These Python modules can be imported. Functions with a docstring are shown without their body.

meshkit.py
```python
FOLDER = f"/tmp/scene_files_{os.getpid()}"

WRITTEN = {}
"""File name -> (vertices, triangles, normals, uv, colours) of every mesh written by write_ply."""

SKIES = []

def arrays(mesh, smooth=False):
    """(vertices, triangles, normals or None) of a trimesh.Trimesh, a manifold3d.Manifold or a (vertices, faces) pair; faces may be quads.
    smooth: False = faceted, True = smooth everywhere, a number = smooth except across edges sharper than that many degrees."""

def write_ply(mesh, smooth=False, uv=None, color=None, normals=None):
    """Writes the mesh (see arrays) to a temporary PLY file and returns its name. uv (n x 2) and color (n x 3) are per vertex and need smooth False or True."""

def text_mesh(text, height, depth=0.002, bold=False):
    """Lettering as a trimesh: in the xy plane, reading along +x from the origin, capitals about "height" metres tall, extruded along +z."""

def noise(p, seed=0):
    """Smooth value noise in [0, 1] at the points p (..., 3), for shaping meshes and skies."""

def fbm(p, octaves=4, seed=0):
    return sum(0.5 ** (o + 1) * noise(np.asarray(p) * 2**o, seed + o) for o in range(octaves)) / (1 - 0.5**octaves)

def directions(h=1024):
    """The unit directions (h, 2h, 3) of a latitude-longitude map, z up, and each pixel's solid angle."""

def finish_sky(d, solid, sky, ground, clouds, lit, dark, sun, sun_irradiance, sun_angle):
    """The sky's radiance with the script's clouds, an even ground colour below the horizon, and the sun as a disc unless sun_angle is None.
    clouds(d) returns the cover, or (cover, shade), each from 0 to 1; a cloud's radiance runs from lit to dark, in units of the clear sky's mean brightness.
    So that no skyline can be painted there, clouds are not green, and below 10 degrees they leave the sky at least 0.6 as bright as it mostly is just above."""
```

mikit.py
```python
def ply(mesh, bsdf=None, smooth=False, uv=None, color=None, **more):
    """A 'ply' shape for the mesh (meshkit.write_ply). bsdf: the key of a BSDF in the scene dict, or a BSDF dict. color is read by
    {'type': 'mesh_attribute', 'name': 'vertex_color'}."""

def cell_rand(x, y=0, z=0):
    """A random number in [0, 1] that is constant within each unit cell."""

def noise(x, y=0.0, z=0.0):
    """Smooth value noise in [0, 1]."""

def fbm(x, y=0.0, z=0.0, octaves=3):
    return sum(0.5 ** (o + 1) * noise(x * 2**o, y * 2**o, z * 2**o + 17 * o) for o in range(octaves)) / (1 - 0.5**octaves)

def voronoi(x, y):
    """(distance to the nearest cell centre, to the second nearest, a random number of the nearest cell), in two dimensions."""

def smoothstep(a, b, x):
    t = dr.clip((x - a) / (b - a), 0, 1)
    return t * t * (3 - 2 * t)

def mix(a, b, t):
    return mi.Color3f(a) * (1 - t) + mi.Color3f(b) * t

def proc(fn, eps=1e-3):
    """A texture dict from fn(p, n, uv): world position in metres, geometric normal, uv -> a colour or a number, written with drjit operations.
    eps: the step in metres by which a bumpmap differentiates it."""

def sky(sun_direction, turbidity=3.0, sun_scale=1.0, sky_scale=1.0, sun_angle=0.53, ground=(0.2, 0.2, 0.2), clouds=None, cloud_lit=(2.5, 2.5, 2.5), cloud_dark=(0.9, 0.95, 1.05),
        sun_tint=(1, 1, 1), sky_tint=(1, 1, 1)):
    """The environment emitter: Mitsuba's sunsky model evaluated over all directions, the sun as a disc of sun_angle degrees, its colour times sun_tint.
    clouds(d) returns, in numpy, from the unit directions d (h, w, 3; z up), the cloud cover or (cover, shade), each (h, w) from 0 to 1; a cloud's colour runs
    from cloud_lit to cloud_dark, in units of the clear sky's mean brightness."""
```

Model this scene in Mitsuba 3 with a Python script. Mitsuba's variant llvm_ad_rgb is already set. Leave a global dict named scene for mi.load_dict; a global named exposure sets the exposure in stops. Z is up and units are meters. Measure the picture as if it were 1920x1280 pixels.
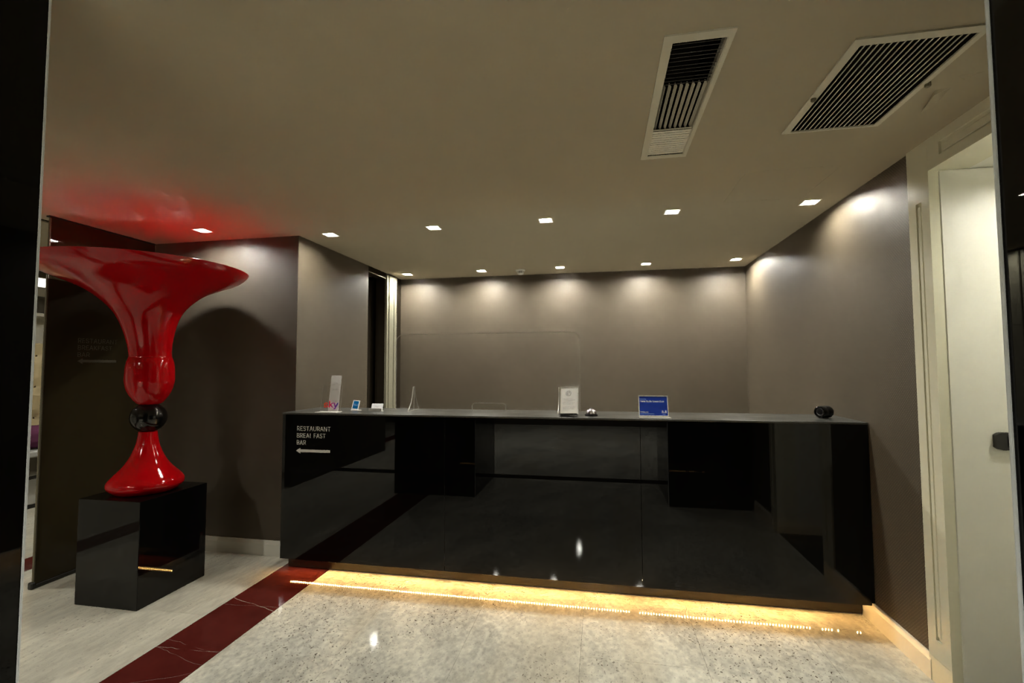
import math, random
import numpy as np, trimesh, manifold3d as m3d
import shapely.geometry as sg
import mitsuba as mi, drjit as dr
import mikit, meshkit
from mikit import proc, noise, fbm, voronoi, smoothstep, mix, cell_rand
random.seed(7)
RNG = np.random.default_rng(7)
T = mi.ScalarTransform4f
scene, labels = {'type': 'scene'}, {}

# ------------------------------------------------------------------ camera, exposure, light levels
F_PX, YAW, PITCH, ROLL, EYE = 886.17, 0.185, 0.0512, -0.0031, 1.445
fw = np.array([-math.sin(YAW) * math.cos(PITCH), math.cos(YAW) * math.cos(PITCH), math.sin(PITCH)])
r0 = np.array([math.cos(YAW), math.sin(YAW), 0.0])
u0 = np.cross(r0, fw)
upv = -r0 * math.sin(ROLL) + u0 * math.cos(ROLL)
eye = np.array([0, 0, EYE])
scene['camera'] = {'type': 'perspective', 'fov': math.degrees(2 * math.atan(960 / F_PX)), 'fov_axis': 'x', 'near_clip': 0.02, 'far_clip': 100,
                   'to_world': T().look_at(origin=eye.tolist(), target=(eye + fw).tolist(), up=upv.tolist())}
exposure = 6.0
G = 2.0 ** -exposure
LAMP = (1230 * G, 1180 * G, 1030 * G)     # radiance of the square ceiling downlights
LED = (1000 * G, 560 * G, 180 * G)            # radiance of the amber strip under the counter
VASE_LIGHT = (1550 * G, 1550 * G, 1520 * G)   # the cooler lamp over the vase
HALL_LIGHT = (4800 * G, 4650 * G, 4150 * G)
WALL_LIGHT = (1.6 * G, 1.55 * G, 1.4 * G)

# ------------------------------------------------------------------ measures of the room (metres)
H, XR, YB, YL, XC, XL, YF, ZC = 2.4716, 1.49, 5.24, 3.30, -2.321, -3.656, 3.03, 1.117
SL, SR = -2.279, -1.917           # the maroon band in the floor
YE = 0.93                         # front of the black columns

# ------------------------------------------------------------------ materials
def mat(name, d):
    scene[name] = d
    return name

def rgb(*c):
    return {'type': 'rgb', 'value': list(map(float, c))}

def lacquer(c, alpha=0.08, ior=1.5):
    return {'type': 'twosided', 'b': {'type': 'roughplastic', 'diffuse_reflectance': c if isinstance(c, dict) else rgb(*c), 'alpha': alpha, 'int_ior': ior, 'nonlinear': False}}

def diffuse(c):
    return {'type': 'twosided', 'b': {'type': 'diffuse', 'reflectance': c if isinstance(c, dict) else rgb(*c)}}

def dots(p, n):
    s = dr.select(dr.abs(n.x) > 0.5, p.y, p.x)
    a, b = 0.0175, 0.00875
    row = dr.floor(p.z / b)
    u = s / a + 0.5 * (row - 2 * dr.floor(row / 2))
    fu, fv = u - dr.floor(u) - 0.5, p.z / b - row - 0.5
    d = dr.sqrt(dr.square(fu * a) + dr.square(fv * b))
    return 1 - smoothstep(0.0022, 0.0034, d)

def wp_color(p, n, uv):
    d = dots(p, n)
    m = 0.88 + 0.24 * fbm(p.x * 1.3 + p.y * 1.1, p.z * 0.9, 3.0)
    return mix(mi.Color3f(0.060, 0.0485, 0.0335) * m, mi.Color3f(0.145, 0.120, 0.086) * m, d)

def wp_metal(p, n, uv):
    return 0.65 * dots(p, n)

mat('m_wallpaper', {'type': 'twosided', 'b': {'type': 'principled', 'base_color': proc(wp_color), 'metallic': proc(wp_metal), 'roughness': 0.5, 'specular': 0.4}})

def ceil_color(p, n, uv):
    return mi.Color3f(0.358, 0.316, 0.234) * (0.96 + 0.08 * fbm(p.x * 1.7, p.y * 1.7, 1.0))
mat('m_ceiling', diffuse(proc(ceil_color)))

def pores(x, y, k, prob, size):
    d, d2, r = voronoi(x * k, y * k)
    rad = size * (0.25 + 0.75 * cell_rand(r * 977.0, 3.0, 1.0))
    return dr.select(r < prob, 1 - smoothstep(rad * 0.7, rad * 1.1, d), 0.0)

def travertine(p, n, uv):
    left = 1 - smoothstep(-2.1, -2.05, p.x)
    sl = dr.floor((p.x + 1.917) / 0.6)
    off = 0.0 * sl
    x, y = p.x + off, p.y + 2.1 * off
    st1 = fbm(x * 9.0, y * 1.1, 2.0, octaves=4)
    st2 = fbm((x + 0.5 * y) * 5.0, (y - 0.5 * x) * 2.0, 5.0, octaves=4)
    s = st1 * left + st2 * (1 - left)
    fine = fbm(x * 55.0, y * (18.0 + 20.0 * (1 - left)), 9.0, octaves=3)
    c = mix(mi.Color3f(0.50, 0.50, 0.445), mi.Color3f(0.66, 0.65, 0.565), smoothstep(0.28, 0.70, s))
    c = 1.0 * c * (0.66 + 0.68 * fine)
    c = mix(c, mi.Color3f(0.53, 0.50, 0.405), 0.55 * left)
    c = mix(c, mi.Color3f(0.50, 0.44, 0.32), 0.35 * smoothstep(0.52, 0.75, fbm(x * 3.0, y * 0.8, 14.0)))
    xw, yw = x + 0.010 * (noise(x * 130, y * 130, 1.0) - 0.5), y + 0.010 * (noise(x * 130, y * 130, 7.0) - 0.5)
    clump = smoothstep(0.32, 0.62, fbm(x * 3.1, y * 3.1, 4.0))
    po = dr.maximum(pores(xw, yw * 0.9, 38.0, 0.85, 0.17) * clump, pores(xw + 3.1, yw + 1.7, 52.0, 0.6, 0.17) * (0.35 + 0.65 * clump))
    po = po * (1 - 0.80 * left)
    dash = pores(x * 1.0, y * 0.33, 62.0, 0.35, 0.20) * left * smoothstep(0.45, 0.6, st1)
    return mix(c, mi.Color3f(0.062, 0.045, 0.024), dr.maximum(po, 0.7 * dash) * 0.95)
mat('m_travertine', lacquer(proc(travertine), 0.007))
mat('m_joint', diffuse((0.12, 0.11, 0.09)))

def vein(x, y, off, k, w):
    f = fbm(x * k + off, y * k * 1.0 + off * 2.0, 3.0, octaves=4)
    return 1 - smoothstep(0.0, w, dr.abs(f - 0.5))

def maroon(p, n, uv):
    m = fbm(p.x * 6, p.y * 6, 1.0, octaves=4)
    c = mix(mi.Color3f(0.062, 0.0095, 0.0080), mi.Color3f(0.105, 0.018, 0.0145), m)
    # thin white veins that wander across the band
    yy = p.y + 0.05 * (fbm(p.x * 5.0, p.y * 1.5, 8.0) - 0.5) + 0.010 * (fbm(p.x * 26.0, p.y * 4.0, 18.0) - 0.5)
    v = mi.Float(0.0)
    for y0, sl_, w, a in ((1.865, 0.33, 0.0040, 0.9), (1.90, 0.55, 0.003, 0.35), (2.155, 0.10, 0.0035, 0.5), (2.185, -0.12, 0.0025, 0.35), (2.10, -0.22, 0.0025, 0.3), (2.62, -0.30, 0.004, 0.8), (2.60, 0.05, 0.0025, 0.4), (1.2, 0.3, 0.004, 0.8), (0.4, -0.2, 0.004, 0.8), (-1.0, 0.3, 0.004, 0.8)):
        v = dr.maximum(v, a * (1 - smoothstep(w * 0.3, w, dr.abs(yy - y0 - sl_ * (p.x + 2.1)))))
    v = v * smoothstep(0.30, 0.55, fbm(p.x * 9.0, p.y * 5.0, 27.0) + 0.06)
    return mix(c, mi.Color3f(0.36, 0.30, 0.27), v)
mat('m_maroon', lacquer(proc(maroon), 0.009))
mat('m_granite', lacquer((0.010, 0.010, 0.010), 0.05))
mat('m_black_gloss', {'type': 'twosided', 'b': {'type': 'plastic', 'diffuse_reflectance': rgb(0.0018, 0.0018, 0.0018), 'int_ior': 1.35}})
mat('m_column', {'type': 'twosided', 'b': {'type': 'plastic', 'diffuse_reflectance': rgb(0.0016, 0.0016, 0.0016), 'int_ior': 1.28}})
mat('m_black_satin', lacquer((0.010, 0.010, 0.010), 0.2))

def top_color(p, n, uv):
    return mi.Color3f(0.048, 0.049, 0.045) * (0.5 + 1.2 * fbm(p.x * 7, p.y * 11, 2.0, octaves=4))  # smudges over a base grey lifted to stand in for the wall reflection
mat('m_counter_top', lacquer(proc(top_color), 0.13))
mat('m_white_lacquer', lacquer((0.66, 0.64, 0.50), 0.09))
mat('m_casing_dimmed', lacquer((0.22, 0.21, 0.155), 0.15))  # white lacquer with its colour darkened to offset glare from the close downlight
mat('m_white_door', lacquer((0.74, 0.735, 0.66), 0.16))
mat('m_base_white', lacquer((0.70, 0.68, 0.59), 0.15))
mat('m_panel', {'type': 'twosided', 'b': {'type': 'plastic', 'diffuse_reflectance': rgb(0.030, 0.0235, 0.0115), 'int_ior': 1.3}})
mat('m_panel_text', diffuse((0.085, 0.08, 0.062)))
mat('m_olive_metal', {'type': 'twosided', 'b': {'type': 'principled', 'base_color': rgb(0.16, 0.145, 0.10), 'metallic': 0.6, 'roughness': 0.35}})
mat('m_edge_metal', {'type': 'twosided', 'b': {'type': 'principled', 'base_color': rgb(0.62, 0.66, 0.70), 'metallic': 0.0, 'roughness': 0.4}})
mat('m_chrome', {'type': 'twosided', 'b': {'type': 'roughconductor', 'material': 'Cr', 'alpha': 0.06}})
mat('m_rail', lacquer((0.024, 0.014, 0.008), 0.15))
mat('m_letter', diffuse((0.74, 0.74, 0.71)))

def red_color(p, n, uv):
    return mi.Color3f(0.34, 0.0010, 0.0032) * (0.94 + 0.12 * noise(p.x * 9, p.y * 9, p.z * 9))
mat('m_red', lacquer(proc(red_color), 0.022, 1.42))
mat('m_ball', {'type': 'twosided', 'b': {'type': 'plastic', 'diffuse_reflectance': rgb(0.002, 0.002, 0.002), 'int_ior': 1.45}})
mat('m_vent', diffuse((0.52, 0.49, 0.40)))
mat('m_vent_bright', diffuse((0.66, 0.63, 0.53)))
mat('m_duct', diffuse((0.012, 0.011, 0.010)))
mat('m_slat_dark', diffuse((0.10, 0.092, 0.078)))
mat('m_bezel', diffuse((0.78, 0.77, 0.73)))
mat('m_reflector', diffuse((0.70, 0.69, 0.66)))
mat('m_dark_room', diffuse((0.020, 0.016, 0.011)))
mat('m_dark_wall', diffuse((0.050, 0.042, 0.034)))
mat('m_acrylic', {'type': 'thindielectric', 'int_ior': 1.49})
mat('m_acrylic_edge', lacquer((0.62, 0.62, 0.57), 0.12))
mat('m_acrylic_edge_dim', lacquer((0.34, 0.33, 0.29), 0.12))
mat('m_paper', diffuse((0.84, 0.83, 0.81)))
mat('m_paper_gray', diffuse((0.72, 0.71, 0.69)))
mat('m_ink', diffuse((0.16, 0.16, 0.17)))
mat('m_ink_pale', diffuse((0.42, 0.42, 0.42)))
mat('m_print_blue', diffuse((0.020, 0.045, 0.30)))
mat('m_print_cyan', diffuse((0.008, 0.13, 0.36)))
mat('m_print_white', diffuse((0.80, 0.80, 0.82)))
mat('m_print_pale', diffuse((0.25, 0.42, 0.68)))
mat('m_beige', lacquer((0.46, 0.37, 0.20), 0.35))
mat('m_button', diffuse((0.07, 0.045, 0.02)))
mat('m_purple', diffuse((0.11, 0.035, 0.075)))
mat('m_lobby_wall', diffuse((0.62, 0.60, 0.52)))
mat('m_lobby_dark', diffuse((0.10, 0.09, 0.07)))
mat('m_marble', lacquer((0.48, 0.48, 0.46), 0.1))

def sky_grad(p, n, uv):
    t = dr.clip((p.x + 1.975) / 0.115, 0, 1)
    c = mix(mi.Color3f(0.95, 0.13, 0.04), mi.Color3f(0.85, 0.03, 0.10), smoothstep(0.0, 0.42, t))
    c = mix(c, mi.Color3f(0.50, 0.06, 0.42), smoothstep(0.42, 0.66, t))
    return mix(c, mi.Color3f(0.07, 0.05, 0.42), smoothstep(0.68, 0.95, t))
mat('m_sky', diffuse(proc(sky_grad)))

# ------------------------------------------------------------------ helpers
def free(key):
    if key not in scene and not any(k.startswith(key + '__') for k in scene):
        return key
    i = 1
    while f'{key}_{i:03d}' in scene or any(k.startswith(f'{key}_{i:03d}__') for k in scene):
        i += 1
    return f'{key}_{i:03d}'

def cat(*ms):
    return trimesh.util.concatenate([m for m in ms])

def obj(key, mesh, bsdf, smooth=False, emit=None, label=None, kind=None, weight=1.0):
    key = free(key)
    more = {} if emit is None else {'emitter': {'type': 'area', 'radiance': rgb(*emit), 'sampling_weight': weight}}
    scene[key] = mikit.ply(mesh, bsdf, smooth=smooth, **more)
    d = {}
    if label: d['label'] = label
    if kind: d['kind'] = kind
    if d: labels[key] = d
    return key

RESERVED = set()
def thing(name, label, category, group=None):
    key, i = name, 0
    while key in RESERVED:
        i += 1
        key = f'{name}_{i:03d}'
    RESERVED.add(key)
    labels[key] = {'label': label, 'category': category}
    if group: labels[key]['group'] = group
    return key

def struct(name, mesh, bsdf, smooth=False, label=None):
    return obj(name, mesh, bsdf, smooth, label=label, kind='structure')

def box(x0, x1, y0, y1, z0, z1):
    m = trimesh.creation.box((x1 - x0, y1 - y0, z1 - z0))
    m.apply_translation(((x0 + x1) / 2, (y0 + y1) / 2, (z0 + z1) / 2))
    return m

def cbox(x0, x1, y0, y1, z0, z1, c=0.002):
    """A box with chamfered edges."""
    pts = []
    for sx in (0, 1):
        for sy in (0, 1):
            for sz in (0, 1):
                p = [(x0, x1)[sx], (y0, y1)[sy], (z0, z1)[sz]]
                d = [(1, -1)[sx] * c, (1, -1)[sy] * c, (1, -1)[sz] * c]
                for k in range(3):
                    q = [p[j] + (d[j] if j != k else 0) for j in range(3)]
                    pts.append(q)
    h = m3d.Manifold.hull_points(np.array(pts))
    return tri(h)

def tri(man):
    m = man.to_mesh()
    return trimesh.Trimesh(np.array(m.vert_properties)[:, :3].astype(float), np.array(m.tri_verts), process=False)

def mbox(x0, x1, y0, y1, z0, z1):
    return m3d.Manifold.cube([x1 - x0, y1 - y0, z1 - z0]).translate([x0, y0, z0])

def lathe(profile, n=96, at=(0, 0, 0)):
    m = trimesh.creation.revolve(np.array(profile), sections=n)
    m.apply_translation(at)
    return m

def xf(m, o, ex, ey, ez):
    """Puts a mesh's own x, y, z axes along ex, ey, ez at o."""
    M = np.eye(4)
    M[:3, 0], M[:3, 1], M[:3, 2], M[:3, 3] = ex, ey, ez, o
    m = m.copy()
    m.apply_transform(M)
    if np.linalg.det(M[:3, :3]) < 0:
        m.invert()
    return m

def quad(o, a, b):
    o, a, b = map(np.asarray, (o, a, b))
    return trimesh.Trimesh([o, o + a, o + a + b, o + b], [[0, 1, 2], [0, 2, 3]], process=False)

def text(s, height, width=None, depth=0.0015, bold=False):
    m = meshkit.text_mesh(s, height, depth, bold)
    if width:
        m.apply_scale([width / (m.bounds[1][0]), 1, 1])
    return m

def extrude(poly, d):
    return trimesh.creation.extrude_polygon(poly, d, engine='earcut')

X, Y, Z = np.eye(3)

# ------------------------------------------------------------------ floor
struct('floor', box(-7.2, 2.9, -5.6, 5.4, -0.20, -0.003), 'm_joint', label='polished travertine floor with a maroon marble band')
def slab(x0, x1, y0, y1, m='m_travertine', name='floor__slab'):
    g = 0.0006
    obj(name, box(x0 + g, x1 - g, y0 + g, y1 - g, -0.02, 0.0), m)
lanes = [(SR + 0.6 * i, min(SR + 0.6 * (i + 1), XR + 0.02)) for i in range(6)]
lanes = [(a, b) for a, b in lanes if b - a > 0.05] + [(SL - 0.6, SL), (SL - 1.2, SL - 0.6), (-4.03, SL - 1.2)]
for i, (a, b) in enumerate(lanes):
    ys = [0.0, 1.15 + 0.3 * (i % 2), 2.45 + 0.25 * (i % 3), 3.6, 5.3]
    for y0, y1 in zip(ys, ys[1:]):
        slab(a, b, y0, y1)
    slab(a, b, -3.0, -0.20); slab(a, b, -5.6, -3.0)
slab(SL, SR, -3.0, -0.20); slab(SL, SR, -5.6, -3.0)
for y0, y1 in ((0, 1.35), (1.35, 2.865), (2.865, 4.2)):
    slab(SL, SR, y0, y1, 'm_maroon', 'floor__maroon_slab')
slab(-4.03, XR + 0.02, -0.20, 0.0, 'm_granite', 'floor__granite_strip')
for y0, y1 in ((-5.6, -1.5), (-1.5, 2.0), (2.0, 5.3)):
    slab(-4.29, -4.03, y0, y1, 'm_maroon', 'floor__maroon_slab')
    slab(-5.6, -4.29, y0, y1); slab(-7.1, -5.6, y0, y1)

# ------------------------------------------------------------------ ceiling with its cut-outs
FRONT = [(-2.063, 3.327), (-1.21, 3.306), (-0.37, 3.287), (0.483, 3.265), (1.315, 3.241)]
BACK = [(-2.116, 4.950), (-1.257, 4.935), (-0.405, 4.915), (0.465, 4.915), (1.310, 4.880)]
VASE_LAMP = [(-2.942, 3.033)]
BEHIND = [(-3.25, -0.45), (-1.95, -2.65), (-0.88, -2.65), (0.62, -2.6), (1.10, -3.3), (-0.5, -4.4), (-3.0, -3.2)]
LOBBY = [(-4.9, 2.2), (-4.9, 4.2), (-5.2, -1.0)]
LO = 0.0425                       # half the opening of a downlight
V1 = (0.238, 0.406, 1.522, 2.358)
V2 = (0.832, 1.162, 1.648, 2.222)
cm = mbox(-7.2, 2.9, -5.6, 5.4, H, H + 0.30)
for x, y in FRONT + BACK + VASE_LAMP + BEHIND + LOBBY:
    cm -= mbox(x - LO, x + LO, y - LO, y + LO, H - 0.1, H + 0.06)
for v in (V1, V2):
    cm -= mbox(v[0], v[1], v[2], v[3], H - 0.1, H + 0.25)
for hx0, hx1, hy0, hy1 in ((0.775, 1.235, 2.66, 3.14),):      # hair-line joint of an access hatch
    cm -= mbox(hx0, hx1, hy0, hy1, H - 0.1, H + 0.012) - mbox(hx0 + 0.0012, hx1 - 0.0012, hy0 + 0.0012, hy1 - 0.0012, H - 0.2, H + 0.2)
cm -= mbox(-3.86, -3.80, 1.2, 4.6, H - 0.1, H + 0.10)           # slot of the lobby air diffuser
cm -= mbox(-6.35, -4.12, 0.2, 5.2, H - 0.1, H + 0.09)           # shallow tray of the lobby ceiling
struct('ceiling', tri(cm), 'm_ceiling', label='greige plaster ceiling with square downlights')
# torn plaster beside the return grille
flap = trimesh.Trimesh([(1.245, 1.985, H - 0.0005), (1.292, 1.975, H - 0.0005), (1.318, 2.115, H - 0.0005), (1.286, 2.135, H - 0.010), (1.250, 2.00, H - 0.012)], [[0, 3, 4], [0, 2, 3], [0, 1, 2], [0, 4, 1], [4, 3, 1], [3, 2, 1]], process=False)
obj('ceiling__plaster_flap', flap, 'm_ceiling')
flap2 = trimesh.Trimesh([(1.262, 1.90, H - 0.0005), (1.345, 1.885, H - 0.0005), (1.31, 1.93, H - 0.006), (1.29, 1.91, H - 0.005)], [[0, 2, 3], [2, 1, 3], [0, 3, 1], [0, 1, 2]], process=False)
obj('ceiling__plaster_flap', flap2, 'm_ceiling')

# ------------------------------------------------------------------ walls
struct('wall_back', box(XC - 0.1, XR + 0.1, YB, YB + 0.15, 0, H), 'm_wallpaper', label='dark brown dotted wallpaper wall behind the counter')
struct('wall_right', cat(box(XR, XR + 0.15, 2.56, YB, 0, H), box(XR, XR + 0.15, -5.5, 1.46, 0, H)), 'm_wallpaper', label='dark brown dotted wallpaper wall at the right')
pier = mbox(XL + 0.0, XC, YL, 4.437, 0, H)
struct('wall_left', tri(pier), 'm_wallpaper', label='wallpapered pier left of the counter')
struct('wall_left_return', cat(box(XC - 0.12, XC - 0.013, 4.845, YB, 0, H), box(XC - 0.013, XC, 5.064, YB, 0, H), box(XC - 0.12, XC, 4.437, 4.84, 2.418, H)), 'm_dark_room')
struct('wall_dark_room', cat(box(-3.9, XC - 0.12, YB, YB + 0.1, 0, H), box(-4.0, -3.9, 4.437, YB, 0, H), box(-3.1, XC - 0.12, 5.02, 5.06, 0, H)), 'm_dark_room')
struct('wall_left_rear', box(XL - 0.10, XL, -1.6, 0.9, 0, H), 'm_dark_wall')
struct('wall_rear', box(-7.2, 2.9, -5.6, -5.5, 0, H), 'm_dark_wall')
struct('wall_lobby', cat(box(-6.55, -6.45, -5.6, 5.4, 0, H + 0.1), box(-6.5, -3.7, 5.3, 5.4, 0, H)), 'm_lobby_wall')
struct('wall_lobby_ledge', cat(box(-6.45, -6.25, 2.0, 5.3, 2.06, 2.24)), 'm_lobby_dark')
struct('trim_lobby_ledge', cat(box(-6.45, -6.22, 2.0, 5.3, 2.02, 2.055), box(-6.45, -6.2, 2.0, 5.3, 2.245, 2.33)), 'm_lobby_wall')

# slim sliding leaf of a doorway in the pier, and its white casing
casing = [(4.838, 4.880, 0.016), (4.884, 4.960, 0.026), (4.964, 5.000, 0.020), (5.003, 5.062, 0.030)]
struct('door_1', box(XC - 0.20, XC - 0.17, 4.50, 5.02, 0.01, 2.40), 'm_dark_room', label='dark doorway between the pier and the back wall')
struct('trim_1', cat(*[cbox(XC - 0.012, XC + d, a, b, 0, 2.455, 0.003) for a, b, d in casing]), 'm_casing_dimmed', label='white moulded door casing at the corner behind the counter')
struct('trim_2', cat(box(XC - 0.006, XC + 0.003, 4.44, 4.84, 2.409, 2.417)), 'm_olive_metal')
# silver corner bead between the back wall and the right wall
struct('trim_3', cat(cbox(XR - 0.006, XR, YB - 0.006, YB, ZC - 0.3, H, 0.002)), 'm_wallpaper')

# baseboards with a bevelled top
def baseboard(name, p0, p1, nrm):
    prof = sg.Polygon([(0, 0), (0.016, 0), (0.016, 0.085), (0.006, 0.113), (0, 0.113)])
    p0, p1, nrm = (np.array([*v, 0.0]) for v in (p0, p1, nrm))
    L = np.linalg.norm(p1 - p0)
    m = xf(extrude(prof, L), p0, nrm, Z, (p1 - p0) / L)
    struct(name, m, 'm_base_white', label=None)
baseboard('baseboard_right', (XR, 3.1395), (XR, 2.562), (-1, 0))
baseboard('baseboard_right_rear', (XR, 1.46), (XR, YE + 0.02), (-1, 0))
baseboard('baseboard_left', (XC + 0.016, YL), (XL + 0.02, YL), (0, -1))

# ------------------------------------------------------------------ white doorway in the right wall
YN, YO, ZO = 1.57, 2.428, 2.326   # clear opening
def pilaster(name, y0, y1):
    ym = (y0 + y1) / 2
    m = mbox(XR - 0.012, XR + 0.15, y0, y1, 0.0, H)
    m -= mbox(XR - 0.05, XR - 0.001, ym - 0.020, ym + 0.020, 0.20, 2.20)
    m -= mbox(XR - 0.05, XR - 0.0105, y0 - 0.1, y1 + 0.1, 0.113, 0.116)
    struct(name, tri(m), 'm_white_lacquer', label='white grooved door casing')
    obj(name + '__bead', cat(cbox(XR - 0.009, XR + 0.001, ym - 0.009, ym + 0.017, 0.215, 2.185, 0.004)), 'm_white_lacquer')
pilaster('trim_4', YO, 2.575)
pilaster('trim_5', 1.425, YN)
hd = mbox(XR - 0.012, XR + 0.15, YN + 0.001, YO - 0.001, ZO, H)
hd -= mbox(XR - 0.05, XR - 0.001, YN + 0.07, YO - 0.075, 2.370, 2.428)
struct('trim_6', tri(hd), 'm_white_lacquer', label='white header over the doorway with a sunk panel')
obj('trim_6__bead', cbox(XR - 0.009, XR + 0.001, YN + 0.085, YO - 0.09, 2.378, 2.412, 0.004), 'm_white_lacquer')
# passage behind the opening
struct('wall_passage', cat(box(XR + 0.15, 2.85, YO + 0.012, YO + 0.15, 0, H), box(XR + 0.15, 2.85, YN - 0.15, YN, 0, H), box(2.75, 2.85, YN, YO, 0, H), tri(mbox(XR + 0.15, 2.75, YN, YO, ZO, H - 0.001) - mbox(2.02 - LO, 2.02 + LO, 1.98 - LO, 1.98 + LO, ZO - 0.1, ZO + 0.05))), 'm_white_door')
struct('floor_passage', box(XR, 2.85, YN, YO, -0.05, 0.002), 'm_granite')
# door leaf standing open against the far jamb
dr_ = thing('open_door', 'white open door leaf with black flush handle in the right hand doorway', 'door')
obj('open_door__leaf', cbox(XR + 0.029, XR + 0.86, YO - 0.004, YO + 0.010, 0.008, ZO - 0.002, 0.003), 'm_white_door')
hp = sg.Point(0, 0).buffer(0.0375, 24).intersection(sg.box(-0.028, -0.04, 0, 0.04)).union(sg.box(-0.005, -0.0375, 0.135, 0.0375)).buffer(0)
obj('open_door__handle', xf(extrude(hp, 0.020), (1.700, YO - 0.004, 1.113), X, Z, -Y), 'm_black_satin', label='black flush pull handle')
obj('open_door__handle__grip_cup', xf(extrude(sg.box(0.018, -0.021, 0.110, 0.021).buffer(0.003).difference(sg.box(0.022, -0.018, 0.106, 0.018)), 0.004), (1.700, YO - 0.024, 1.113), X, Z, -Y), 'm_black_satin')

# ------------------------------------------------------------------ black glossy columns on both sides of the camera
def column(x0, x1, edge_x, ew, label):
    k = thing('black_column', label, 'column')
    obj(k + '__cladding', box(x0, x1, -0.05, YE, 0.0, H - 0.001), 'm_column')
    s = 1 if edge_x == x1 else -1
    obj(k + '__corner_trim', cbox(min(edge_x, edge_x + s * ew), max(edge_x, edge_x + s * ew), YE - 0.002, YE + 0.004, 0.0, H - 0.001, 0.002), 'm_edge_metal', label='thin pale metal corner strip')
column(-2.33, -1.381, -1.381, 0.0035, 'tall glossy black column in the near left foreground')
column(0.672, XR - 0.03, 0.672, 0.006, 'tall glossy black column in the near right foreground')

# ------------------------------------------------------------------ smoked glass sliding panel at the left
k = thing('sliding_panel', 'dark smoked glass sliding panel with faint lettering behind the red vase', 'panel')
obj(k + '__pane', box(XL - 0.012, XL, 2.538, YL - 0.002, 0.028, H - 0.012), 'm_panel')
obj(k + '__edge_profile', cbox(XL - 0.012, XL + 0.002, 2.526, 2.538, 0.028, H - 0.012, 0.003), 'm_olive_metal', label='olive metal edge profile')
obj(k + '__bottom_rail', cbox(XL - 0.022, XL + 0.010, 2.53, YL - 0.002, 0.003, 0.028, 0.002), 'm_black_satin')
obj(k + '__top_rail', cbox(XL - 0.022, XL + 0.008, 2.52, YL - 0.002, H - 0.012, H - 0.0005, 0.002), 'm_black_satin')
obj(k + '__foot', cbox(XL - 0.024, XL + 0.012, 2.512, 2.538, 0.0, 0.045, 0.006), 'm_black_satin')
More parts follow.
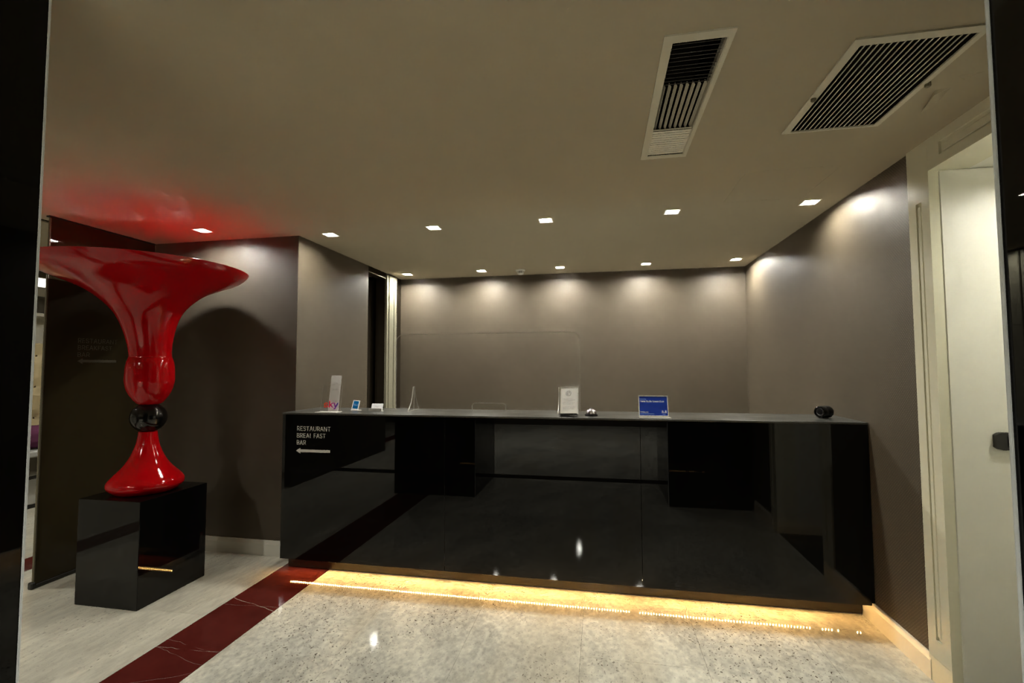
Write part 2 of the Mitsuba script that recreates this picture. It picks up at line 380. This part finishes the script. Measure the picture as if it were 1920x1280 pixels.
ARROW = sg.Polygon([(0, 0.0), (0.036, 0.0205), (0.036, 0.0095), (0.276, 0.0095), (0.276, -0.0095), (0.036, -0.0095), (0.036, -0.0205)])
ZL = [1.618, 1.568, 1.518]
for s, w, z in (('RESTAURANT', 0.282, ZL[0]), ('BREAKFAST', 0.243, ZL[1]), ('BAR', 0.085, ZL[2])):
    obj(k + '__lettering', xf(text(s, 0.033, w, 0.0006), (XL, 2.732, z), Y, Z, X), 'm_panel_text')
obj(k + '__arrow', xf(extrude(ARROW, 0.0006), (XL, 2.735, 1.488), Y, Z, X), 'm_panel_text')

# ------------------------------------------------------------------ black reception counter
CX0, CX1 = -2.230, XR - 0.003
k = thing('reception_counter', 'long black glass reception counter with amber light strip underneath', 'counter')
joints = [CX0, -1.022, 0.2346, CX1]
ZP = 0.102                        # lower edge of the glass front, which overhangs the recessed rail
for a, b in zip(joints, joints[1:]):
    if b < CX1:
        m = cbox(a + 0.0008, b - 0.0008, YF, YF + 0.014, ZP, ZC - 0.0125, 0.0012)
    else:                         # notched over the baseboard
        m = xf(extrude(sg.Polygon([(a + 0.0008, ZP), (XR - 0.018, ZP), (XR - 0.018, 0.115), (b, 0.115), (b, ZC - 0.0125), (a + 0.0008, ZC - 0.0125)]), 0.014), (0, YF + 0.014, 0), X, Z, -Y)
    obj(k + '__front_panel', m, 'm_black_gloss')
obj(k + '__end_panel', cbox(CX0, CX0 + 0.014, YF + 0.0145, 3.455, ZP, ZC - 0.0125, 0.0012), 'm_black_gloss')
obj(k + '__top', cbox(CX0 - 0.004, CX1, YF - 0.003, 3.47, ZC - 0.012, ZC, 0.002), 'm_counter_top', label='smudged black glass counter top with wall reflection put into its grey')
obj(k + '__carcass', box(CX0 + 0.016, CX1 - 0.002, YF + 0.03, 3.455, 0.150, ZC - 0.013), 'm_black_satin')
obj(k + '__plinth', box(CX0 + 0.06, CX1 - 0.018, 3.20, 3.43, 0.0, 0.150), 'm_black_satin')
obj(k + '__kick_board', cbox(-2.240, XR - 0.0165, 3.140, 3.156, 0.004, 0.149, 0.0015), 'm_rail', label='dark brown recessed kick board')
LY, LZ, LA = 3.1350, 0.1010, math.radians(84)          # the diodes sit on the kick board and look out towards the room
ldir = np.array([0, -math.sin(LA), -math.cos(LA)]); lup = np.array([0, -math.cos(LA), math.sin(LA)])
cols = []
for i in range(222):
    x = -2.212 + i * 0.01668
    if 0.158 < x < 0.218 or 1.207 < x < 1.247 or 1.312 < x < 1.327 or 1.341 < x < 1.430 or x > 1.472:
        continue
    cols.append(x)
chips = [quad(np.array([x - 0.0024, LY, LZ]) - 0.0032 * lup, 0.0048 * X, 0.0064 * lup) for x in cols]
obj(k + '__light_strip', xf(box(-2.218, 1.472, -0.0035, 0.0035, 0, 0.0012), (0, LY + 0.0014, LZ + 0.0004), X, lup, -ldir), 'm_rail', label='light strip tape')
obj(k + '__light_strip__diode', cat(*chips), 'm_bezel', emit=LED, kind='stuff', weight=6.0)
for x in (0.188, 1.227, 1.386):
    obj(k + '__strip_clip', cbox(x - 0.014, x + 0.014, LY - 0.002, 3.1395, LZ - 0.007, LZ + 0.007, 0.001), 'm_black_satin')
LT0 = -2.117
for t, w, dx, z in (('RESTAURANT', 0.262, 0, 0.992), ('BREA', 0.0988, 0, 0.9435), (None, 0, 0.1040, 0.9435), ('FAST', 0.0927, 0.1315, 0.9435), ('BAR', 0.0737, 0, 0.895)):
    m = extrude(sg.box(0, 0, 0.0046, 0.0315), 0.001) if t is None else text(t, 0.0315, w, 0.001)
    obj(k + '__lettering', xf(m, (LT0 + dx, YF, z), X, Z, -Y), 'm_letter', label='pale grey wayfinding lettering')
obj(k + '__arrow', xf(extrude(sg.Polygon([(px * 0.955, pz) for px, pz in ARROW.exterior.coords]), 0.001), (-2.119, YF, 0.853), X, Z, -Y), 'm_letter', label='pale grey arrow pointing left')

# ------------------------------------------------------------------ red vase on the black plinth
k = thing('display_plinth', 'glossy black box plinth carrying the red vase', 'plinth')
PX0, PX1, PY0, PY1, PZ = -3.172, -2.717, 2.415, 2.905, 0.636
obj(k + '__box', cbox(PX0, PX1, PY0, PY1, 0.0, PZ, 0.0028), 'm_black_gloss')
VX, VY = -2.947, 2.655
k = thing('vase', 'giant glossy red trumpet vase with a black ball in its stem', 'vase')
from scipy.interpolate import PchipInterpolator
def curve(zr, n):
    zr = np.array(zr)
    t = np.concatenate([[0], np.cumsum(np.hypot(*np.diff(zr, axis=0).T))])
    tt = np.linspace(0, t[-1], n)
    return np.stack([PchipInterpolator(t, zr[:, 1])(tt), PchipInterpolator(t, zr[:, 0])(tt)], 1)
foot = [(PZ + 0.001, 0.160), (PZ + 0.006, 0.172), (0.655, 0.188), (0.668, 0.202), (0.683, 0.209), (0.700, 0.208), (0.716, 0.200), (0.735, 0.185), (0.765, 0.157), (0.80, 0.127), (0.84, 0.102), (0.89, 0.079), (0.94, 0.063), (0.985, 0.055), (1.020, 0.051)]
obj(k + '__foot', lathe(np.vstack([[(0, PZ + 0.001)], curve(foot, 60), [(0, 1.02)]]), 128, (VX, VY, 0)), 'm_red', smooth=40)
ball = [(1.112 + 0.098 * math.sin(a), 0.103 * math.cos(a)) for a in np.linspace(-math.pi / 2, math.pi / 2, 41)]
obj(k + '__ball', lathe([(max(r, 0), z) for z, r in ball], 96, (VX, VY, 0)), 'm_ball', smooth=True, label='glossy black ball')
outer = [(1.197, 0.050), (1.203, 0.066), (1.222, 0.084), (1.25, 0.103), (1.28, 0.119), (1.32, 0.131), (1.36, 0.1365), (1.40, 0.1355), (1.44, 0.1335), (1.475, 0.1285), (1.496, 0.1220), (1.508, 0.1175), (1.53, 0.1163), (1.57, 0.1185), (1.62, 0.1265), (1.68, 0.140), (1.74, 0.158), (1.80, 0.185), (1.87, 0.240), (1.94, 0.323), (1.972, 0.383), (2.0, 0.447), (2.025, 0.503), (2.050, 0.548), (2.075, 0.578), (2.0985, 0.5975)]
oc = curve(outer, 150)
tn = np.gradient(oc, axis=0); tn /= np.linalg.norm(tn, axis=1, keepdims=True)
inner = oc + 0.012 * np.stack([-tn[:, 1], tn[:, 0]], 1)
inner = inner[(inner[:, 0] > 0.02) & (inner[:, 1] > 1.26) & (inner[:, 1] < 2.075)]
lip = [(0.592, 2.1005), (0.588, 2.1015), (0.584, 2.1005)]
skin = lathe(np.vstack([[(0, 1.197)], oc, lip]), 192, (VX, VY, 0))
core = lathe(np.vstack([[(0.584, 2.1005)], inner[::-1], [(0, 1.26)]]), 288, (0, 0, 0))
v = core.vertices.copy()                             # hand-made unevenness of the inside, as folds that run up the flare
ang, rr = np.arctan2(v[:, 1], v[:, 0]), np.hypot(v[:, 0], v[:, 1])
amp = np.clip((v[:, 2] - 1.62) / 0.35, 0, 1) ** 1.5 * np.clip((2.06 - v[:, 2]) / 0.04, 0, 1)
v[:, 2] += amp * (0.0024 * np.sin(9 * ang + 0.6) + 0.0014 * np.sin(17 * ang + 2.0) + 0.0010 * np.sin(29 * ang + 4.0))
core.vertices = v + np.array([VX, VY, 0])
bw = cat(skin, core)
def lean(m):                      # the turned stack stands slightly crooked
    v = m.vertices.copy(); z = v[:, 2]
    up, dn = np.clip(z - 1.5, 0, 1), np.clip(1.3 - z, 0, 0.5) / 0.5 * np.clip((z - 0.64) / 0.15, 0, 1)
    v[:, 0] += -0.039 * up + 0.0080 * dn
    v[:, 1] += -0.054 * up + 0.0085 * dn
    m.vertices = v
    return m
lean(bw)
obj(k + '__bowl', bw, 'm_red', smooth=40)

# ------------------------------------------------------------------ downlights
def downlight(x, y, label, group, emit=LAMP, z=H, weight=1.0):
    k = thing('downlight', label, 'ceiling light', group)
    o, i, dep = LO, 0.029, 0.013
    ring = sg.box(-o - 0.007, -o - 0.007, o + 0.007, o + 0.007).difference(sg.box(-o, -o, o, o))
    m = extrude(ring, 0.002); m.apply_translation((x, y, z - 0.002))
    obj(k + '__bezel', m, 'm_bezel')
    P = [(s * o, t * o, 0) for s, t in ((-1, -1), (1, -1), (1, 1), (-1, 1))] + [(s * i, t * i, dep) for s, t in ((-1, -1), (1, -1), (1, 1), (-1, 1))]
    P = np.array(P) + (x, y, z - 0.001)
    Fc = []
    for a in range(4):
        b = (a + 1) % 4
        Fc += [[a, 4 + a, b], [b, 4 + a, 4 + b]]
    obj(k + '__reflector', trimesh.Trimesh(P, Fc, process=False), 'm_reflector')
    obj(k + '__lens', quad((x - i, y - i, z + dep - 0.001), (0, 2 * i, 0), (2 * i, 0, 0)), 'm_bezel', emit=emit, weight=weight)
order = ['first', 'second', 'third', 'fourth', 'fifth']
for n, (x, y) in enumerate(FRONT):
    downlight(x, y, f'lit square downlight above the counter, {order[n]} from the left of the front row', 'front row of downlights')
for n, (x, y) in enumerate(BACK):
    downlight(x, y, f'lit square downlight close to the back wall, {order[n]} from the left of the rear row', 'rear row of downlights', emit=(1.7 * LAMP[0], 1.7 * LAMP[1], 1.75 * LAMP[2]))
for x, y in VASE_LAMP:
    downlight(x, y, 'lit square downlight above the red vase in the red glow', None, emit=VASE_LIGHT)
for x, y in BEHIND:
    downlight(x, y, 'lit square downlight in the hall behind the black columns', 'downlights of the hall behind', emit=HALL_LIGHT)
for x, y in LOBBY:
    downlight(x, y, 'lit square downlight in the lounge beyond the smoked glass panel', 'downlights of the lounge', emit=tuple(1.6 * c for c in LAMP), weight=0.5)
downlight(2.02, 1.98, 'lit square downlight in the white passage behind the right doorway', None, emit=tuple(0.85 * c for c in LAMP), z=ZO)
PX_ = 2.02

# ------------------------------------------------------------------ air vents
def frame(x0, x1, y0, y1, a, b, c, d, t=0.006):
    """Flat frame around the opening: borders a (left), b (right), c (near), d (far)."""
    p = sg.box(x0 - a, y0 - c, x1 + b, y1 + d).difference(sg.box(x0, y0, x1, y1))
    m = extrude(p, t); m.apply_translation((0, 0, H - t))
    return m
def blade(p0, p1, w, tilt, t=0.0014):
    """A thin slat from p0 to p1, w wide, turned by tilt from upright."""
    p0, p1 = np.array(p0), np.array(p1)
    L = np.linalg.norm(p1 - p0); ex = (p1 - p0) / L
    side = np.cross(Z, ex)
    ey = math.cos(tilt) * Z + math.sin(tilt) * side
    return xf(box(0, L, -w / 2, w / 2, -t / 2, t / 2), p0, ex, ey, np.cross(ex, ey))
k = thing('air_vent', 'narrow ceiling air vent with loose and missing slats', 'vent')
obj(k + '__frame', cat(frame(*V1, 0.030, 0.016, 0.036, 0.028), box(V1[1] - 0.003, V1[1] - 0.0005, V1[2], V1[3], H - 0.004, H + 0.040)), 'm_vent')
obj(k + '__duct', tri(mbox(V1[0], V1[1], V1[2], V1[3], H, H + 0.20) - mbox(V1[0] + 0.001, V1[1] - 0.001, V1[2] + 0.001, V1[3] - 0.001, H - 0.1, H + 0.199)), 'm_duct')
for i in range(12):
    y = 1.540 + i * 0.0225
    obj(k + '__slat', blade((V1[0] + 0.002, y, H + 0.014 + 0.001 * (i % 3)), (V1[1] - 0.002, y, H + 0.014 + 0.0015 * ((i * 7) % 3)), 0.017, 0.95), 'm_slat_dark')
for i in range(8):
    x = V1[0] + 0.010 + i * 0.0212
    obj(k + '__vane', blade((x, 1.80, H + 0.022), (x, 2.135, H + 0.022), 0.017, 0.45), 'm_vent')
obj(k + '__cross_bar', cbox(V1[0], V1[1], 2.115, 2.119, H + 0.004, H + 0.010, 0.001), 'm_vent')
for i in range(11):
    y = 2.133 + i * 0.0215
    obj(k + '__slat', blade((V1[0] + 0.002, y, H + 0.004), (V1[1] - 0.002, y, H + 0.004), 0.0172, -1.5708), 'm_vent_bright')
k = thing('return_grille', 'wide ceiling return air grille with parallel slats and two round latches', 'vent')
obj(k + '__frame', frame(*V2, 0.030, 0.020, 0.034, 0.012), 'm_vent')
obj(k + '__duct', tri(mbox(V2[0], V2[1], V2[2], V2[3], H, H + 0.22) - mbox(V2[0] + 0.001, V2[1] - 0.001, V2[2] + 0.001, V2[3] - 0.001, H - 0.1, H + 0.219)), 'm_duct')
for i in range(16):
    x = V2[0] + (i + 0.95) * (V2[1] - V2[0]) / 17
    obj(k + '__slat', box(x - 0.0014, x + 0.0014, V2[2], V2[3], H - 0.001, H + 0.0025), 'm_vent')
for x, y in ((0.818, 1.952), (1.186, 1.926)):
    obj(k + '__latch', lathe([(0, H - 0.016), (0.008, H - 0.016), (0.010, H - 0.013), (0.010, H), (0, H)], 20, (x, y, 0)), 'm_olive_metal', smooth=40)

# ------------------------------------------------------------------ smoke detector
k = thing('smoke_detector', 'small white smoke detector on the ceiling between two rear downlights', 'smoke detector')
DX, DY = -0.832, 4.95
obj(k + '__base', lathe([(0, H), (0.050, H), (0.052, H - 0.006), (0.047, H - 0.016), (0.044, H - 0.018), (0, H - 0.018)], 40, (DX, DY, 0)), 'm_bezel', smooth=30)
obj(k + '__core', lathe([(0, H - 0.018), (0.030, H - 0.018), (0.026, H - 0.040), (0, H - 0.040)], 24, (DX, DY, 0)), 'm_duct', smooth=30)
for i in range(12):
    a = i * math.pi / 6 + 0.26
    m = m3d.Manifold.hull_points(np.array([(r * math.cos(a + s * w), r * math.sin(a + s * w), z) for r, z, w in ((0.044, H - 0.018, 0.11), (0.036, H - 0.018, 0.11), (0.033, H - 0.040, 0.13), (0.026, H - 0.040, 0.13)) for s in (-1, 1)]))
    m = tri(m); m.apply_translation((DX, DY, 0))
    obj(k + '__rib', m, 'm_bezel')
obj(k + '__cap', lathe([(0, H - 0.040), (0.034, H - 0.040), (0.031, H - 0.046), (0.020, H - 0.053), (0, H - 0.056)], 40, (DX, DY, 0)), 'm_bezel', smooth=30)

# ------------------------------------------------------------------ things on the counter
def sheet(poly, o, ex, ey, m, k, part, **kw):
    """A flat see-through sheet."""
    f = trimesh.creation.triangulate_polygon(poly, engine='earcut')
    v = np.array(f[0]); M = np.array([np.asarray(o) + a * np.asarray(ex) + b * np.asarray(ey) for a, b in v])
    obj(k + '__' + part, trimesh.Trimesh(M, f[1], process=False), m, **kw)
def rim(poly, w, t, o, ex, ey):
    """The cut edge of a sheet: a thin band along the outline."""
    ex, ey = np.asarray(ex, float), np.asarray(ey, float)
    n = np.cross(ex, ey)
    return xf(extrude(poly.difference(poly.buffer(-w)), t), np.asarray(o) - n * t / 2, ex, ey, n)

# sneeze guard
k = thing('sneeze_guard', 'clear acrylic screen standing on the counter in two fin feet', 'screen')
GX0, GX1, GY, GZ = -1.512, -0.140, 3.335, 0.565
gp = sg.box(0.06, 0.06, GX1 - GX0 - 0.06, GZ - 0.06).buffer(0.06, 10).union(sg.box(0, 0, GX1 - GX0, 0.2))
slot = sg.box(0.628 - 0.012, -0.05, 0.818, 0.035).buffer(0.022, 6)
gp = gp.difference(slot)
go = (GX0, GY, ZC + 0.001)
sheet(gp, go, X, Z, 'm_acrylic', k, 'pane')
obj(k + '__pane_edge', trimesh.util.concatenate([extr for extr in [xf(extrude(gp.difference(gp.buffer(-0.0028)).intersection(sg.box(-1, 0.004, 9, 9)).difference(slot.buffer(0.004)), 0.0045), np.array(go) + [0, 0.00225, 0], X, Z, -Y)]]), 'm_acrylic_edge_dim', kind=None)
obj(k + '__slot_edge', xf(extrude(slot.buffer(0.003).difference(slot).intersection(sg.box(-1, 0, 9, 9)), 0.005), np.array(go) + [0, 0.0025, 0], X, Z, -Y), 'm_acrylic_edge')
fin = [(-0.105, 0), (-0.098, 0.012), (-0.075, 0.032), (-0.050, 0.062), (-0.032, 0.098), (-0.021, 0.14), (-0.016, 0.165), (-0.011, 0.1725), (0, 0.175)]
fin = sg.Polygon(fin + [(-a, b) for a, b in fin[-2::-1]])
for x in (-1.366, -0.288):
    f = (x, GY - 0.005, ZC + 0.001)
    sheet(fin, f, Y, Z, 'm_acrylic', k, 'foot')
    obj(k + '__foot_edge', cat(rim(fin, 0.0022, 0.006, f, Y, Z), box(x - 0.002, x + 0.002, GY - 0.0065, GY - 0.0035, ZC + 0.001, ZC + 0.17)), 'm_acrylic_edge_dim')

# acrylic stand with a coloured logo, and the tall leaflet behind it
k = thing('logo_stand', 'clear acrylic stand with an orange to violet logo on the counter', 'sign')
ls = sg.box(0, 0, 0.158, 0.195)
lo = (-1.998, 3.125, ZC + 0.002); ley = np.array([0, 0.16, 0.987])
sheet(ls, lo, X, ley, 'm_acrylic', k, 'pane')
obj(k + '__pane_edge', rim(ls, 0.0012, 0.002, lo, X, ley), 'm_acrylic_edge_dim')
obj(k + '__base', cbox(-2.000, -1.838, 3.060, 3.150, ZC + 0.0003, ZC + 0.0035, 0.0008), 'm_acrylic_edge')
mt = text('sky', 0.044, 0.118, 0.001, bold=True)
obj(k + '__lettering', xf(mt, np.array(lo) + np.array([0.022, 0, 0]) + 0.031 * ley - 0.001 * np.cross(X, ley) * -1 + np.array([0, -0.0025, 0]), X, ley, -Y), 'm_sky', label='orange to violet logo lettering')
k = thing('leaflet', 'tall narrow white leaflet standing behind the logo stand', 'leaflet')
le = np.array([0.0, 0.16, 0.987])
lfo = np.array((-1.962, 3.165, ZC + 0.001))
obj(k, xf(box(0, 0.082, 0, 0.262, 0, 0.0015), lfo, X, le, -np.cross(X, le)), 'm_paper_gray')
obj(k + '__print', cat(*[xf(box(a, b, c, c + 0.0022, 0, 0.0004), lfo + 0.0003 * np.cross(X, le), X, le, -np.cross(X, le)) for a, b, c in ((0.022, 0.060, 0.20), (0.03, 0.052, 0.206), (0.022, 0.06, 0.155), (0.018, 0.064, 0.161), (0.02, 0.062, 0.075), (0.018, 0.064, 0.067), (0.018, 0.06, 0.059), (0.02, 0.064, 0.044), (0.018, 0.062, 0.036))]), 'm_ink_pale')

# tilted payment-card sign
k = thing('card_sign', 'small tilted white framed blue sign, second item from the left on the counter', 'sign')
ce = np.array([0.10, 0.25, 0.963]); cxx = np.array([0.9965, -0.06, -0.05]); cxx = cxx - ce * (cxx @ ce); cxx /= np.linalg.norm(cxx); cn = -np.cross(cxx, ce)
co = np.array((-1.832, 3.262, ZC + 0.003))
obj(k + '__board', xf(box(0, 0.057, 0, 0.076, 0, 0.003), co, cxx, ce, cn), 'm_print_white')
obj(k + '__print', xf(box(0.0075, 0.0495, 0.013, 0.069, -0.0005, 0), co, cxx, ce, cn), 'm_print_cyan', label='blue printed square')
for s, b in (('AMERICAN', 0.0425), ('EXPRESS', 0.0335)):
    obj(k + '__lettering', xf(text(s, 0.0058, 0.034, 0.0003, True), co + 0.0115 * cxx + b * ce - 0.0005 * cn, cxx, ce, -cn), 'm_print_pale')
obj(k + '__foot', cbox(-1.836, -1.762, 3.255, 3.290, ZC + 0.0002, ZC + 0.003, 0.0006), 'm_acrylic_edge')

# business cards in a holder
k = thing('card_holder', 'small clear holder with white business cards near the doorway end of the counter', 'card holder')
hx0, hx1, hy = -1.668, -1.566, 3.215
obj(k + '__tray', cat(cbox(hx0, hx1, hy, hy + 0.042, ZC + 0.0003, ZC + 0.003, 0.0008), cbox(hx0, hx1, hy, hy + 0.003, ZC + 0.003, ZC + 0.022, 0.0008), cbox(hx0, hx0 + 0.003, hy + 0.003, hy + 0.042, ZC + 0.003, ZC + 0.018, 0.0008)), 'm_acrylic_edge')
k = thing('business_cards', 'short stack of white business cards in the clear holder', 'cards')
bc = box(0, 0.086, 0, 0.054, 0, 0.010)
be = np.array([0, 0.35, 0.937])
obj(k, xf(bc, (hx0 + 0.012, hy + 0.012, ZC + 0.004), X, be, -np.cross(X, be)), 'm_print_white')
obj(k + '__print', xf(cat(box(0.03, 0.056, 0.026, 0.028, -0.0004, 0), box(0.025, 0.06, 0.033, 0.0345, -0.0004, 0)), (hx0 + 0.012, hy + 0.012, ZC + 0.004), X, be, -np.cross(X, be)), 'm_ink_pale')

# notice in an acrylic holder
k = thing('notice_holder', 'white printed notice in an upright acrylic holder next to the desk bell', 'sign')
ne = np.array([0, 0.26, 0.9656]); nx = np.array([0.985, -0.17, 0.017]); nx -= ne * (nx @ ne); nx /= np.linalg.norm(nx); nn = -np.cross(nx, ne)
no = np.array((-0.266, 3.140, ZC + 0.005)); NS = 0.94
obj(k + '__sheet', xf(box(0.002, 0.126, 0, 0.196, 0, 0.001), no, NS * nx, NS * ne, nn), 'm_paper')
hs = sg.box(0, -0.005, 0.130, 0.199)
sheet(hs, no + 0.003 * nn, NS * nx, NS * ne, 'm_acrylic', k, 'pane')
obj(k + '__pane_edge', rim(hs, 0.0016, 0.006, no, NS * nx, NS * ne), 'm_acrylic_edge')
obj(k + '__base', xf(box(0, 0.130, -0.004, -0.001, -0.060, 0.012), no, NS * nx, NS * ne, -nn * -1), 'm_acrylic_edge_dim')
pr = []
for b, a0, a1 in ((0.111, .018, .088), (0.102, .018, .104), (0.0935, .018, .092), (0.082, .016, .102), (0.0735, .018, .096), (0.055, .020, .106), (0.0465, .018, .104), (0.038, .018, .102), (0.0305, .018, .066)):
    x = a0
    while x < a1:                                    # words of a line of print too small to read
        w = random.uniform(0.006, 0.016); pr.append(box(x, min(x + w, a1), b, b + 0.0022, -0.0004, 0)); x += w + 0.0018
obj(k + '__print', xf(cat(*pr), no, NS * nx, NS * ne, nn), 'm_ink_pale')
em = [sg.Point(0, 0).buffer(0.0195, 16).difference(sg.Point(0, 0).buffer(0.0165, 16)), sg.box(-0.010, -0.011, -0.0065, 0.011), sg.box(-0.010, 0.0075, 0.001, 0.011), sg.box(-0.010, -0.0015, 0.001, 0.0015), sg.box(-0.010, -0.011, 0.002, -0.0075), sg.box(0.0035, 0.001, 0.0065, 0.010), sg.box(0.0035, 0.008, 0.011, 0.011), sg.box(0.008, 0.001, 0.011, 0.010)]
obj(k + '__emblem', xf(cat(*[extrude(e, 0.0004) for e in em]), no + 0.0545 * nx + 0.141 * ne - 0.0004 * nn, NS * nx, NS * ne, nn), 'm_ink', label='small dark printed emblem')

# desk bell
k = thing('desk_bell', 'chrome desk bell with black foot on the counter', 'bell')
bx, by = -0.064, 3.150
obj(k + '__foot', lathe([(0, ZC + 0.0003), (0.041, ZC + 0.0003), (0.042, ZC + 0.004), (0.040, ZC + 0.010), (0.030, ZC + 0.014), (0, ZC + 0.014)], 40, (bx, by, 0)), 'm_black_gloss', smooth=35)
obj(k + '__dome', lathe([(0, ZC + 0.0145), (0.033, ZC + 0.0145), (0.0345, ZC + 0.0165), (0.0335, ZC + 0.023)] + [(0.0325 * math.cos(a), ZC + 0.024 + 0.021 * math.sin(a)) for a in np.linspace(0.1, math.pi / 2, 14)], 48, (bx, by, 0)), 'm_chrome', smooth=40)
obj(k + '__button', lathe([(0, ZC + 0.0445), (0.0028, ZC + 0.0445), (0.0028, ZC + 0.051), (0.0052, ZC + 0.052), (0.0052, ZC + 0.055), (0, ZC + 0.057)], 20, (bx, by, 0)), 'm_chrome', smooth=40)

# blue award sign
k = thing('award_sign', 'blue award sign with white lettering in an acrylic stand at the counter edge', 'sign')
ae = np.array([0, 0.26, 0.9656]); an = -np.cross(X, ae)
ao = np.array((0.236, 3.100, ZC + 0.010))
obj(k + '__board', xf(box(0, 0.176, 0, 0.128, 0, 0.002), ao, X, ae, an), 'm_print_white')
obj(k + '__print', xf(box(0.003, 0.173, 0.0035, 0.124, -0.0005, 0), ao, X, ae, an), 'm_print_blue', label='blue printed face')
for s, h_, w, a, b, m, bo in (('Hotel Giulia Ocean Club', 0.0098, 0.146, 0.008, 0.088, 'm_print_white', True), ('Booking.com', 0.0072, 0.050, 0.007, 0.021, 'm_print_white', True), ('8.8', 0.0150, 0.031, 0.136, 0.020, 'm_print_white', True)):
    obj(k + '__lettering', xf(text(s, h_, w, 0.0004, bo), ao + a * X + b * ae - 0.0006 * an, X, ae, -an), m, label='white lettering')
obj(k + '__print_lines', cat(*[xf(box(a, b, c, c + 0.003, -0.0009, -0.0005), ao, X, ae, an) for a, b, c in ((0.008, 0.045, 0.105), (0.007, 0.092, 0.0115), (0.142, 0.160, 0.0105))]), 'm_print_pale', kind='stuff')
asx = sg.box(-0.002, -0.010, 0.178, 0.131)
sheet(asx, ao + 0.004 * an, X, ae, 'm_acrylic', k, 'pane')
obj(k + '__pane_edge', rim(asx, 0.0018, 0.006, ao, X, ae), 'm_acrylic_edge')
obj(k + '__base', cbox(0.234, 0.424, 3.050, 3.125, ZC + 0.0003, ZC + 0.0035, 0.0008), 'm_acrylic_edge_dim')

# black hollow roll lying on its side
k = thing('black_roll', 'black hollow roll lying on its side at the right end of the counter', 'roll')
ax = np.array([0.86, 0.51, 0.0]); ay = np.array([-0.51, 0.86, 0])
rp = [(0.023, 0.0), (0.030, -0.003), (0.035, 0.000), (0.0375, 0.006), (0.0375, 0.026), (0.0345, 0.031), (0.0345, 0.040), (0.0375, 0.046), (0.0380, 0.072), (0.034, 0.080), (0.026, 0.081), (0.022, 0.078), (0.022, 0.03), (0.023, 0.0)]
obj(k + '__shell', xf(lathe(rp, 40), (1.315, 3.215, ZC + 0.0385), ay, Z * -1, ax), 'm_black_gloss', smooth=35)
obj(k + '__core', xf(lathe([(0.0218, 0.004), (0.0218, 0.078), (0.0195, 0.078), (0.0195, 0.004), (0.0218, 0.004)], 32), (1.315, 3.215, ZC + 0.0385), ay, Z * -1, ax), 'm_ink', smooth=35)

# ------------------------------------------------------------------ lounge seen through the gap at the far left
k = thing('tufted_bench', 'high backed beige tufted bench in the lounge beyond the gap at far left', 'bench')
tx = -6.10
ny, nz = 90, 60
yy, zz = np.meshgrid(np.linspace(3.0, 5.2, ny), np.linspace(0.60, 1.70, nz))
bz = np.zeros_like(yy)
but = [(3.06 + 0.20 * j + 0.10 * (i % 2), 0.72 + 0.17 * i) for i in range(6) for j in range(11)]
dmin = np.min([np.hypot(yy - a, zz - b) for a, b in but], axis=0)
bz = 0.05 * np.clip(dmin / 0.11, 0, 1) ** 0.6
gv = np.stack([tx - 0.03 + bz.ravel(), yy.ravel(), zz.ravel()], 1)
idx = np.arange(ny * nz).reshape(nz, ny)
q = np.stack([idx[:-1, :-1].ravel(), idx[:-1, 1:].ravel(), idx[1:, 1:].ravel(), idx[1:, :-1].ravel()], 1)
front = trimesh.Trimesh(gv, np.vstack([q[:, [0, 1, 2]], q[:, [0, 2, 3]]]), process=False)
obj(k + '__backrest', cat(front, cbox(tx - 0.20, tx - 0.035, 3.0, 5.2, 0.35, 1.71, 0.01)), 'm_beige', smooth=True)
for a, b in but:
    if 3.6 < a < 4.6:
        m = trimesh.creation.icosphere(1, 0.013); m.apply_translation((tx - 0.025, a, b))
        obj(k + '__button', m, 'm_button', smooth=True)
obj(k + '__seat', cbox(tx + 0.03, -5.60, 3.0, 5.2, 0.54, 0.60, 0.012), 'm_marble', label='pale seat edge')
obj(k + '__apron', box(tx - 0.02, -5.66, 3.0, 5.2, 0.36, 0.54), 'm_lobby_dark')
obj(k + '__base', cbox(tx - 0.02, -5.74, 3.0, 5.2, 0.045, 0.36, 0.006), 'm_marble')
obj(k + '__kick', box(tx, -5.76, 3.0, 5.2, 0.0, 0.045), 'm_black_satin')
obj(k + '__trim_strip', box(-5.74, -5.735, 3.0, 5.2, 0.30, 0.33), 'm_black_satin')
k = thing('cushion', 'crumpled dark purple cushion on the tufted bench', 'cushion')
cu = trimesh.creation.icosphere(4, 1.0)
vv = cu.vertices.copy()
vv = np.sign(vv) * np.abs(vv) ** 0.75
vv += 0.10 * (meshkit.fbm(vv * 2.2 + 5, 3)[:, None] - 0.5) * vv
cu.vertices = vv * np.array([0.14, 0.30, 0.115]) + np.array([-5.83, 4.02, 0.717])
obj(k, cu, 'm_purple', smooth=True)
k = thing('wall_light', 'glowing white box light high on the lounge wall', 'wall light')
obj(k + '__housing', cbox(-6.25, -6.18, 3.2, 5.0, 2.335, 2.455, 0.004), 'm_bezel')
obj(k + '__diffuser', quad((-6.178, 3.22, 2.345), (0, 1.76, 0), (0, 0, 0.10)), 'm_bezel', emit=WALL_LIGHT, weight=0.3)
k = thing('slot_diffuser', 'dark linear air slot in the lounge ceiling', 'vent')
obj(k, cat(box(-3.859, -3.801, 1.21, 4.59, H + 0.06, H + 0.07), box(-3.832, -3.828, 1.21, 4.59, H + 0.002, H + 0.05)), 'm_duct')
